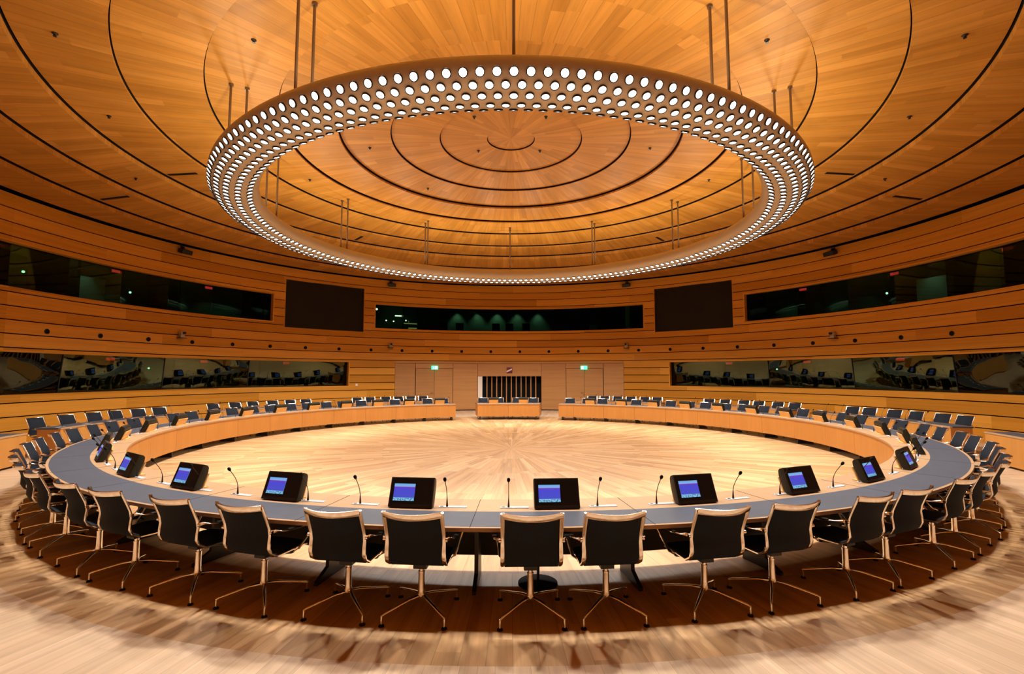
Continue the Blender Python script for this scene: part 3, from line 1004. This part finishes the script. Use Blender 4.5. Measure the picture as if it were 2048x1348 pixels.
def make_monitor():
    # faces -Y (towards the seats); stands on z = 0
    e = empty('desk_monitor')
    Wd = .232
    th = rad(22)
    fy0, fz0 = -.115, .012
    H = .300
    U = Vector((0, sin(th), cos(th))); B = Vector((0, cos(th), -sin(th)))
    o0 = Vector((0, fy0, fz0))
    bm = bmesh.new()
    sec = [(0, 0), (H, 0), (H, .055), (H - .02, .078), (H - .07, .092), (.06, .092), (.01, .075), (0, .05)]
    L = [bm.verts.new(Vector((-Wd, 0, 0)) + o0 + U * u + B * b) for u, b in sec]
    Rr = [bm.verts.new(Vector((Wd, 0, 0)) + o0 + U * u + B * b) for u, b in sec]
    bm.faces.new(L); bm.faces.new(Rr[::-1])
    for i in range(len(sec)):
        j = (i + 1) % len(sec)
        bm.faces.new((L[i], Rr[i], Rr[j], L[j]))
    bevel(bm, .006, 2)
    for v in bm.verts:
        v.co.z = max(v.co.z, .004)
    hs = fin('housing', bm, m_housing, e, smooth=True, angle=35)
    def quad(name, x0, x1, u0, u1, off, mat, par, uv=False):
        b_ = bmesh.new()
        lay = b_.loops.layers.uv.new('UVMap')
        vs = [b_.verts.new(Vector((x, 0, 0)) + o0 + U * u - B * off) for x, u in ((x0, u0), (x1, u0), (x1, u1), (x0, u1))]
        vb = [b_.verts.new(Vector((x, 0, 0)) + o0 + U * u - B * (off - .003)) for x, u in ((x0, u0), (x1, u0), (x1, u1), (x0, u1))]
        f = b_.faces.new(vs)
        for l_, t_ in zip(f.loops, ((0, 0), (1, 0), (1, 1), (0, 1))):
            l_[lay].uv = t_
        b_.faces.new(vb[::-1])
        for i in range(4):
            b_.faces.new((vs[i], vb[i], vb[(i + 1) % 4], vs[(i + 1) % 4]))
        return fin(name, b_, mat, par)
    glassf = quad('screen_glass', -Wd + .012, Wd - .012, .030, H - .012, .003, m_black, e)
    quad('picture', -Wd + .045, -Wd + .045 + .222, .062, .062 + .170, .0045, m_pic, glassf)
    quad('status_strip', -Wd + .02, Wd - .02, .022, .028, .004, m_steel, glassf)
    bm = bmesh.new()
    for s in (-1, 1):
        pass
    vs = [(.010, .0), (.165, .0), (.195, .018), (.125, .185), (.11, .185), (.10, .02)]
    # light wood stand plate: leaning board behind the housing
    p0, p1 = Vector((0, .002, 0)), Vector((0, .070, .170))
    d = (p1 - p0).normalized(); nn = Vector((0, d.z, -d.y))
    c4 = []
    for x in (-.215, .215):
        for (p, q_) in ((p0, 0), (p1, 0), (p1, 1), (p0, 1)):
            c4.append(bm.verts.new(Vector((x, 0, 0)) + p + nn * .014 * q_))
    for f in ((0, 1, 2, 3), (7, 6, 5, 4), (0, 4, 5, 1), (1, 5, 6, 2), (2, 6, 7, 3), (3, 7, 4, 0)):
        bm.faces.new([c4[i] for i in f])
    fin('stand_plate', bm, m_monwood, e)
    bm = bmesh.new()
    box(bm, -.19, .19, .01, .09, 0.0, .012)
    fin('stand_foot', bm, m_monwood, e)
    index_kids(e)
    return e
mon0 = make_monitor()
mused = [False]
def monitor(r, a, label, group='desk monitors on the ring table', turn=0):
    loc, rz = pol(r, a, HT + .0012), rad(a + 90 + turn)
    if mused[0]: c = dup(mon0, loc, rz)
    else:
        mused[0] = True; c = mon0; c.location = loc; c.rotation_euler = (0, 0, rz)
    tag(c, label, 'monitor', group)

# ------------------------------------------------------------------ gooseneck microphones
def make_mic():
    # leans towards -Y (the seat)
    e = empty('gooseneck_microphone')
    bm = bmesh.new()
    box(bm, -.085, .205, -.028, .028, 0.0, .005)
    bevel(bm, .002, 1)
    pl = fin('base_plate', bm, m_plate, e)
    bm = bmesh.new()
    lathe(bm, [(.020, .005), (.020, .008), (0, .008)], 14, (-.055, 0, 0))
    for v in bm.verts: v.co.y *= .5
    fin('button', bm, m_black, pl)
    bm = bmesh.new()
    path = [(0, 0, .005), (0, 0, .05), (0, -.003, .10), (0, -.018, .15), (0, -.045, .20), (0, -.078, .245), (0, -.105, .280)]
    tube(bm, path, [.012, .008, .0042, .0038, .0038, .0038, .0045], 8)
    fin('gooseneck', bm, m_steel, e, smooth=True)
    bm = bmesh.new()
    d = (Vector(path[-1]) - Vector(path[-2])).normalized()
    p = Vector(path[-1])
    pts = [p + d * t for t in (0, .012, .028, .045, .054)]
    tube(bm, pts, [.006, .013, .0175, .015, .006], 12)
    fin('microphone_head', bm, m_blackmat, e, smooth=True)
    index_kids(e)
    return e
mic0 = make_mic()
qused = [False]
def mic(r, a, label, group, z=HT + .0012):
    loc, rz = pol(r, a, z), rad(a + 90)
    if qused[0]: c = dup(mic0, loc, rz)
    else:
        qused[0] = True; c = mic0; c.location = loc; c.rotation_euler = (0, 0, rz)
    tag(c, label, 'microphone', group)

GM = 'gooseneck microphones on the ring table'
monitor(9.00, -87.35, 'desk monitor with lit blue picture at the foreground middle, right of the upright centre microphone')
mic(9.02, -90.47, 'gooseneck microphone standing upright at the picture centre in the foreground', GM)
mic(9.02, -84.61, 'gooseneck microphone just right of the foreground middle monitor', GM)
for bounds, side in ((left_b, 'left'), (right_b, 'right')):
    n = len(bounds) - 1
    for k, (b0, b1) in enumerate(zip(bounds, bounds[1:])):
        c = (b0 + b1) / 2
        s = 1 if b1 > b0 else -1
        nm = {('left', 0): 263.17, ('left', 1): 253.69, ('left', 2): 244.2, ('left', 3): 234.6,
              ('right', 0): -77.76, ('right', 1): -68.5, ('right', 2): -59.4, ('right', 3): -50.2}.get((side, k), c)
        if k < n / 2:
            monitor(9.00, nm, '%s desk monitor going %s round the ring table from the foreground middle one' % (ONES[k + 1], side))
            m1 = '%s at the %s monitor %s of the foreground middle one' % ('%s', ONES[k + 1], side)
        else:
            monitor(9.00, nm, '%s desk monitor along the ring table from its %s end at the far opening' % (ONES[n - k], side))
            m1 = '%s at the %s monitor from the %s table end' % ('%s', ONES[n - k], side)
        for q_, nmx in ((-1, 'closer one'), (1, 'farther one')):
            aa = c + s * q_ * 2.95
            if side == 'left' and k < 3: aa = [(265.49, 259.52), (255.59, 249.47), (245.5, 240.49)][k][0 if q_ < 0 else 1]
            if side == 'right' and k < 3: aa = [(-80.51, -74.62), (-70.44, -64.62), (-60.6, -54.6)][k][0 if q_ < 0 else 1]
            mic(9.02, aa, ('gooseneck microphone, ' + m1) % nmx, GM)
for a, w in ((94.9, 'left'), (85.9, 'right')):
    monitor(9.00, a, 'desk monitor on the short far desk, %s of the two' % w, 'monitors on the short far desk')
    for d_, w2 in ((2.9, 'left'), (-2.9, 'right')):
        mic(9.02, a + d_, 'tiny gooseneck microphone on the short far desk, %s of its %s monitor' % (w2, w), 'microphones on the short far desk')
for (a0, a1, ch, sd, pl) in ROW2:
    ch = sorted(ch, reverse=(sd == 'left'))
    for i, a in enumerate(ch):
        mic(11.80, a + 1.4, 'microphone at the %s seat from the viewer, %s wall-side desk %s' % (ONES[i + 1], sd,
            {'nearest the viewer': 'closest to the viewer', 'in the middle of that side': 'halfway along', 'beside the double door': 'next to the door'}[pl]),
            'microphones on the wall-side desks')

# small floor stand beneath the table
e = tag(empty('floor_stand', pol(9.05, -88.6, 0)), 'black round-footed stand on the floor under the table behind the centre chairs', 'stand')
bm = bmesh.new(); lathe(bm, [(.20, 0), (.20, .012), (.03, .03), (0, .03)], 28); fin('stand_base', bm, m_blackmat, e, smooth=True)
bm = bmesh.new(); tube(bm, [(0, 0, .02), (.02, 0, .55)], .014, 10); fin('stand_pole', bm, m_steel, e)

# ------------------------------------------------------------------ fittings on the wall
def wall_obj(name, r, a, z, lab, cat, group=None):
    e = empty(name, pol(r, a, z), rad(a + 90))   # local +Y points to the room centre
    return tag(e, lab, cat, group)

sp0 = None
nsp = 0
for i in range(26):
    a = 175.21 - 6.74 * i
    if a < 4: break
    nsp += 1
for i in range(-1, 27):
    a = 175.21 - 6.74 * i
    if i < 0 or a < 2:
        continue
    if sp0 is None:
        e = wall_obj('wall_speaker', RW, a, 3.46, '', 'speaker')
        bm = bmesh.new(); lathe(bm, [(.085, -.03), (.085, .012), (.075, .020)], 20)
        for v in bm.verts: v.co = Vector((v.co.x, v.co.z, v.co.y))
        fin('speaker_body', bm, m_black, e, smooth=True)
        bm = bmesh.new(); lathe(bm, [(.070, .016), (.06, .026), (0, .030)], 20)
        for v in bm.verts: v.co = Vector((v.co.x, v.co.z, v.co.y))
        fin('grille', bm, m_blackmat, e, smooth=True)
        index_kids(e); sp0 = e
    else:
        e = dup(sp0, pol(RW, a, 3.46), rad(a + 90))
    tag(e, '%s round black wall speaker counted from the left picture edge' % ONES[i + 1], 'speaker', 'round speakers in the board wall')

def ptz(a, z, lab, pan, first=[None]):
    if first[0] is None:
        e = wall_obj('camera', RW, a, z, lab, 'camera', 'pan and tilt cameras on the wall')
        bm = bmesh.new(); box(bm, -.14, .14, 0.0, .26, -.02, .0); fin('wall_shelf', bm, m_black, e)
        bm = bmesh.new(); box(bm, -.08, .08, .04, .20, 0.0, .13); bevel(bm, .02, 2); fin('camera_base', bm, m_camwhite, e, smooth=True)
        head = bmesh.new()
        box(head, -.085, .085, .02, .24, .13, .26); bevel(head, .03, 3)
        h = fin('camera_head', head, m_camwhite, e, smooth=True)
        bm = bmesh.new()
        lathe(bm, [(.05, 0), (.055, .10), (.04, .11), (0, .11)], 16)
        for v in bm.verts: v.co = Vector((v.co.x, .22 + v.co.z, .195 + v.co.y))
        fin('lens', bm, m_black, h, smooth=True)
        index_kids(e); first[0] = e
    else:
        e = dup(first[0], pol(RW, a, z), rad(a + 90))
    e.rotation_euler = (0, 0, rad(a + 90 + pan))
    tag(e, lab, 'camera', 'pan and tilt cameras on the wall')
ptz(157.0, 3.60, 'small camera on a shelf on the left wall below the long window', 0)
ptz(117.2, 3.60, 'small camera on the far wall left of the middle upper window', 0)
ptz(63.2, 3.60, 'small camera on the far wall right of the middle upper window', 0)
ptz(23.3, 3.60, 'small camera on a shelf on the right wall below the long window', 0)

for i, (a, lab) in enumerate(((157.4, 'black box loudspeaker under the ceiling edge on the left wall'), (117.3, 'black box loudspeaker under the ceiling edge left of the far middle'),
                              (62.9, 'black box loudspeaker under the ceiling edge right of the far middle'), (22.8, 'black box loudspeaker under the ceiling edge on the right wall'))):
    if i == 0:
        e = wall_obj('box_loudspeaker', RW - .02, a, 7.18, lab, 'speaker', 'box loudspeakers under the ceiling')
        bm = bmesh.new(); M = Matrix.Rotation(rad(-18), 4, 'X')
        box(bm, -.21, .21, .06, .36, -.06, .12, M); bevel(bm, .015, 2); fin('cabinet', bm, m_black, e)
        bm = bmesh.new(); tube(bm, [(0, 0, .16), (0, .15, .12)], .02, 8); box(bm, -.08, .08, 0, .02, .10, .22); fin('bracket', bm, m_steel, e)
        index_kids(e); bx0 = e
    else:
        e = dup(bx0, pol(RW - .02, a, 7.18), rad(a + 90))
        tag(e, lab, 'speaker', 'box loudspeakers under the ceiling')

# exit signs (lit, running figure and door)
for a, w in ((107.24, 'left'), (72.8, 'right')):
    e = wall_obj('exit_sign', RW - .10, a, 2.50, 'lit green emergency exit sign with running figure over the %s far double door' % w, 'sign', 'exit signs over the double doors')
    bm = bmesh.new(); box(bm, -.19, .19, -.03, .03, -.11, .11); bevel(bm, .012, 2); fin('sign_case', bm, m_greensign, e)
    bm = bmesh.new()
    box(bm, -.02 if w == 'left' else .02, -.14 if w == 'left' else .16, .031, .034, -.075, .075)
    box(bm, .055, .075, .031, .034, .03, .05); box(bm, .04, .07, .031, .034, -.03, .03)
    box(bm, .03, .05, .031, .034, -.08, -.03); box(bm, .07, .11, .031, .034, -.05, -.03); box(bm, .07, .10, .031, .034, .0, .015)
    fin('pictogram', bm, m_signwhite, e)
    bm = bmesh.new(); box(bm, -.02, .02, -.14, -.03, -.02, .02); fin('sign_bracket', bm, m_steel, e)

e = wall_obj('wall_plaque', RW - .01, 90.0, 2.36, 'small dark maroon square plaque with a pale diagonal stripe above the slatted niche', 'plaque')
bm = bmesh.new(); box(bm, -.17, .17, 0, .03, -.17, .17); bevel(bm, .02, 2); fin('plaque_board', bm, m_maroon, e)
bm = bmesh.new()
p = [(-.17, .0), (-.17, .0)]
pts = [(.17, -.13), (.17, -.04), (-.15, .11), (-.15, .02)]
a_ = [bm.verts.new((x, .031, z)) for x, z in pts]; b_ = [bm.verts.new((x, .036, z)) for x, z in pts]
bm.faces.new(a_); bm.faces.new(b_[::-1])
for i in range(4): bm.faces.new((a_[i], b_[i], b_[(i + 1) % 4], a_[(i + 1) % 4]))
fin('diagonal_stripe', bm, m_pink, e)

e = wall_obj('wall_socket', RW - .005, 124.2, 1.55, 'tiny white wall fitting left of the double door beside the lower window', 'fitting')
bm = bmesh.new(); box(bm, -.06, .06, 0, .03, -.06, .06); bevel(bm, .01, 2); fin('socket_cover', bm, m_white, e)

# ------------------------------------------------------------------ ceiling fittings
def ceil_frame(r, a):
    z = ceil_z(r); dz = (ceil_z(r + .05) - ceil_z(r - .05)) / .1
    return z, atan2(dz, 1.0)
for i, (r0, r1, a, lab) in enumerate(((9.75, 10.65, 177.0, 'black slot vent in the ceiling on the left, the inner one near the chandelier'),
                     (12.05, 12.95, 176.2, 'black slot vent in the ceiling on the left, the outer one near the wall'),
                     (9.75, 10.65, 1.9, 'black slot vent in the ceiling on the right, the inner one near the chandelier'),
                     (12.05, 12.95, 2.8, 'black slot vent in the ceiling on the right, the outer one near the wall'),
                     (9.9, 10.6, 132.3, 'black slot vent in the far ceiling left of the centre, inside the ring'),
                     (9.9, 10.6, 47.8, 'black slot vent in the far ceiling right of the centre, inside the ring'))):
    rm = (r0 + r1) / 2
    z, sl = ceil_frame(rm, a)
    e = tag(empty('ceiling_vent', pol(rm, a, z), rad(a)), lab, 'vent', 'slot vents in the ceiling')
    bm = bmesh.new(); box(bm, -(r1 - r0) / 2, (r1 - r0) / 2, -.055, .055, -.012, .01, Matrix.Rotation(-sl, 4, 'Y')); fin('vent_frame', bm, m_blackmat, e)
    bm = bmesh.new(); box(bm, -(r1 - r0) / 2 + .03, (r1 - r0) / 2 - .03, -.008, .008, -.018, .0, Matrix.Rotation(-sl, 4, 'Y')); fin('vent_blade', bm, m_steel, e)
names = ['far left of the picture top', 'top left of the chandelier', 'left side near the second ceiling step', 'left of the chandelier near the slot vent',
         'ceiling left inside the chandelier', 'far right of the picture top', 'top right of the chandelier', 'right side near the second ceiling step',
         'right of the chandelier near the slot vent', 'ceiling right inside the chandelier', 'behind the central disc, left one', 'behind the central disc, right one',
         'left in the fourth ceiling ring', 'right in the fourth ceiling ring', 'before the central disc, left one', 'before the central disc, right one', 'lower left in the inner rings']
for (r, a), nm in zip(((10.1, -145.8), (7.18, -134.8), (10.1, -163.65), (11.3, 179.4), (6.95, 165.8), (10.1, -34.8), (7.18, -46.1), (10.05, -17.2), (11.3, -.1),
                       (6.85, 13.6), (1.72, -126), (1.7, -56), (4.25, -179.9), (4.2, -.6), (1.22, 147), (1.13, 35.3), (4.37, 133.8)), names):
    z, sl = ceil_frame(r, a)
    o = None
    bm = bmesh.new(); lathe(bm, [(.05, .01), (.05, -.01), (.02, -.03), (.03, -.06), (0, -.06)], 12)
    e = empty('ceiling_sprinkler', pol(r, a, z)); tag(e, 'tiny dark ceiling fitting, ' + nm, 'sprinkler', 'small dark ceiling fittings')
    fin('sprinkler_body', bm, m_steel, e, smooth=True)

# ------------------------------------------------------------------ things seen through the glass
# the benches run along the glass of every booth
for (a0, a1, z, w) in ((143, 220, 4.30, 'upper left'), (62, 118, 4.30, 'upper far middle'), (-40, 37, 4.30, 'upper right'),
                       (128, 220, 1.0, 'lower left'), (-40, 52, 1.0, 'lower right')):
    e = tag(empty('booth_counter', (0, 0, z)), 'dark counter behind the %s window glass' % w, 'counter', 'booth counters')
    bm = bmesh.new(); arcbox(bm, RW + .42, RW + .95, .42, .46, a0, a1, 2); fin('counter_top', bm, m_housing, e)
    bm = bmesh.new(); arcbox(bm, RW + .46, RW + .50, 0, .42, a0, a1, 2); fin('counter_front', bm, m_boothdark, e)

red0 = None
for (lst, lev, z) in (((179.8, 165.7, 151.8), 'upper left', 5.93), ((.9, 15.0, 29.1), 'upper right', 5.93),
                      ((179.6, 165.7, 152.0, 137.7), 'lower left', 2.67), ((.8, 14.9, 29.0, 42.8), 'lower right', 2.67)):
    for i, a in enumerate(lst):
        lab = '%s small red glowing display from the picture edge behind the %s window' % (ONES[i + 1], lev)
        if red0 is None:
            e = wall_obj('booth_display', RW + .42, a, z, lab, 'display')
            bm = bmesh.new(); box(bm, -.15, .15, 0, .02, -.05, .05); fin('display_face', bm, m_red, e)
            bm = bmesh.new(); box(bm, -.17, .17, -.06, -.001, -.07, .07); fin('display_case', bm, m_black, e)
            index_kids(e); red0 = e
        else:
            e = dup(red0, pol(RW + .42, a, z), rad(a + 90))
        tag(e, lab, 'display', 'red displays in the booths')

def booth_lamp(a, r, z, rad_, lab, mat=m_dot, flat=False):
    e = wall_obj('booth_lamp', r, a, z, lab, 'lamp', 'small lamps behind the glass')
    bm = bmesh.new()
    if flat: box(bm, -rad_ * 2.6, rad_ * 2.6, -.05, .05, -rad_ * .4, rad_ * .4)
    else: bmesh.ops.create_uvsphere(bm, u_segments=10, v_segments=8, radius=rad_)
    fin('bulb', bm, mat, e, smooth=not flat)
    bm = bmesh.new(); box(bm, -.02, .02, -.02, .02, rad_ * .4, rad_ * .4 + .06); fin('lamp_stem', bm, m_boothdark, e)
for (a, r, z, s, lab, mt, fl) in (
    (172.9, 16.5, 5.55, .045, 'greenish lamp glowing in the upper left window near the picture edge', m_dot, 0),
    (160.3, 16.5, 5.45, .045, 'greenish lamp glowing in the middle of the upper left window', m_dot, 0),
    (170.3, 16.0, 6.30, .06, 'flat white lamp high in the upper left window near the picture edge', m_warmdot, 1),
    (155.0, 16.0, 6.30, .06, 'flat white lamp high in the upper left window near its right end', m_warmdot, 1),
    (19.5, 16.5, 5.45, .045, 'greenish lamp glowing in the middle of the upper right window', m_dot, 0),
    (26.5, 16.0, 6.30, .06, 'flat white lamp high in the upper right window', m_warmdot, 1),
    (174.2, 15.6, 2.52, .04, 'greenish lamp in the lower left window near the picture edge', m_dot, 0),
    (159.2, 15.6, 2.36, .04, 'greenish lamp in the lower left window near its second joint', m_dot, 0),
    (35.0, 15.6, 2.36, .04, 'greenish lamp in the lower right window near its first joint', m_dot, 0),
    (5.6, 15.6, 2.52, .04, 'greenish lamp in the lower right window near the picture edge', m_dot, 0),
    (118.2, 17.0, 6.05, .06, 'bright round lamp in the left corner of the far middle window', m_warmdot, 0),
    (113.6, 17.3, 5.75, .075, 'bright flat lamp in the left part of the far middle window', m_warmdot, 1),
    (115.9, 17.5, 5.45, .045, 'dim round lamp below the bright flat one, far middle window', m_warmdot, 0),
    (114.4, 17.5, 5.42, .045, 'dim round lamp right below the bright flat one, far middle window', m_warmdot, 0),
    (111.9, 17.5, 5.5, .045, 'round lamp right of the bright flat one, far middle window', m_warmdot, 0)):
    booth_lamp(a, r, z, s, lab, mt, fl)

e = wall_obj('glass_cabinet', 17.2, 111.2, 4.30, 'tall cabinet with yellow lit shelves in the left part of the far middle window', 'cabinet')
bm = bmesh.new()
for x in (-.45, .45): box(bm, x - .02, x + .02, -.2, .2, 0, 2.1)
for z in (0, .5, .9, 2.06): box(bm, -.45, .45, -.2, .2, z, z + .03)
fin('cabinet_frame', bm, m_steel, e)
bm = bmesh.new(); box(bm, -.40, .40, -.1, .1, .93, 1.0); box(bm, -.4, .1, -.1, .1, .53, .72); fin('lit_shelf', bm, m_yellow, e)
for a, s in ((104.5, 1.0), (101.0, 1.0), (93.0, 1.0), (90.0, 1.0), (86.3, 1.0)):
    e = wall_obj('booth_chair', 16.3, a, 4.30, {104.5: 'leftmost', 101.0: 'second from left', 93.0: 'middle', 90.0: 'second from right', 86.3: 'rightmost'}[a] + ' dark chair back showing in the far middle window', 'chair', 'chairs in the far middle booth')
    bm = bmesh.new(); box(bm, -.24, .24, -.05, 0, .50, 1.02); bevel(bm, .03, 2); fin('backrest', bm, m_blackmat, e)
    bm = bmesh.new(); box(bm, -.23, .23, 0, .42, .42, .50); bevel(bm, .02, 2); fin('seat', bm, m_blackmat, e)
    bm = bmesh.new(); tube(bm, [(0, .2, 0.03), (0, .2, .44)], .03, 8); lathe(bm, [(.28, 0), (.28, .03), (0, .05)], 12, (0, .2, 0)); fin('pedestal', bm, m_steel, e)
e = wall_obj('notice_board', 17.7, 72.2, 4.95, 'pale small board standing in the right part of the far middle window', 'board')
bm = bmesh.new(); box(bm, -.28, .28, 0, .03, -.35, .35); fin('board_face', bm, m_boothgrey, e)
e = wall_obj('booth_column', 16.6, 64.4, 4.30, 'pale narrow column near the right end of the far middle window', 'column')
bm = bmesh.new(); box(bm, -.13, .13, -.1, .1, 0, 2.45); fin('column_shaft', bm, m_boothgrey, e)
for a, w in ((166.0, 'left'), (13.2, 'right')):
    e = wall_obj('grey_board', 16.4, a, 5.35, 'grey lit board inside the upper %s window' % w, 'board', 'grey boards in the booths')
    bm = bmesh.new(); box(bm, -.62, .62, 0, .03, -.42, .42); fin('board_face', bm, m_boothgrey, e)
    bm = bmesh.new(); box(bm, -.05, .05, -.08, 0, -1.05, .3); fin('board_post', bm, m_boothdark, e)

def blamp(r, a, z, w, col=(0.75, 1.0, 0.85), ang=80, tilt=None):
    ld = bpy.data.lights.new('booth_light', 'SPOT')
    ld.energy = w; ld.color = col; ld.spot_size = rad(ang); ld.spot_blend = .8; ld.shadow_soft_size = .05
    lo = bpy.data.objects.new('booth_light', ld); COL.objects.link(lo)
    lo.location = pol(r, a, z)
for a in (101.0, 96.8, 92.6, 88.3, 84.0):
    blamp(17.72, a, 6.42, 40, ang=85)
for a in (118, 116):
    blamp(17.2, a, 6.4, 5)
for a in (176, 169, 165.5, 160, 155, 151, 147, 144):
    blamp(17.4, a, 6.5, 12); blamp(17.4, 180 - a, 6.5, 12)
blamp(16.0, 166.8, 6.5, 14); blamp(16.0, 13.2, 6.5, 14)
for a in (173, 159, 145, 131):
    blamp(17.2, a, 3.2, 4); blamp(17.2, 180 - a, 3.2, 4)
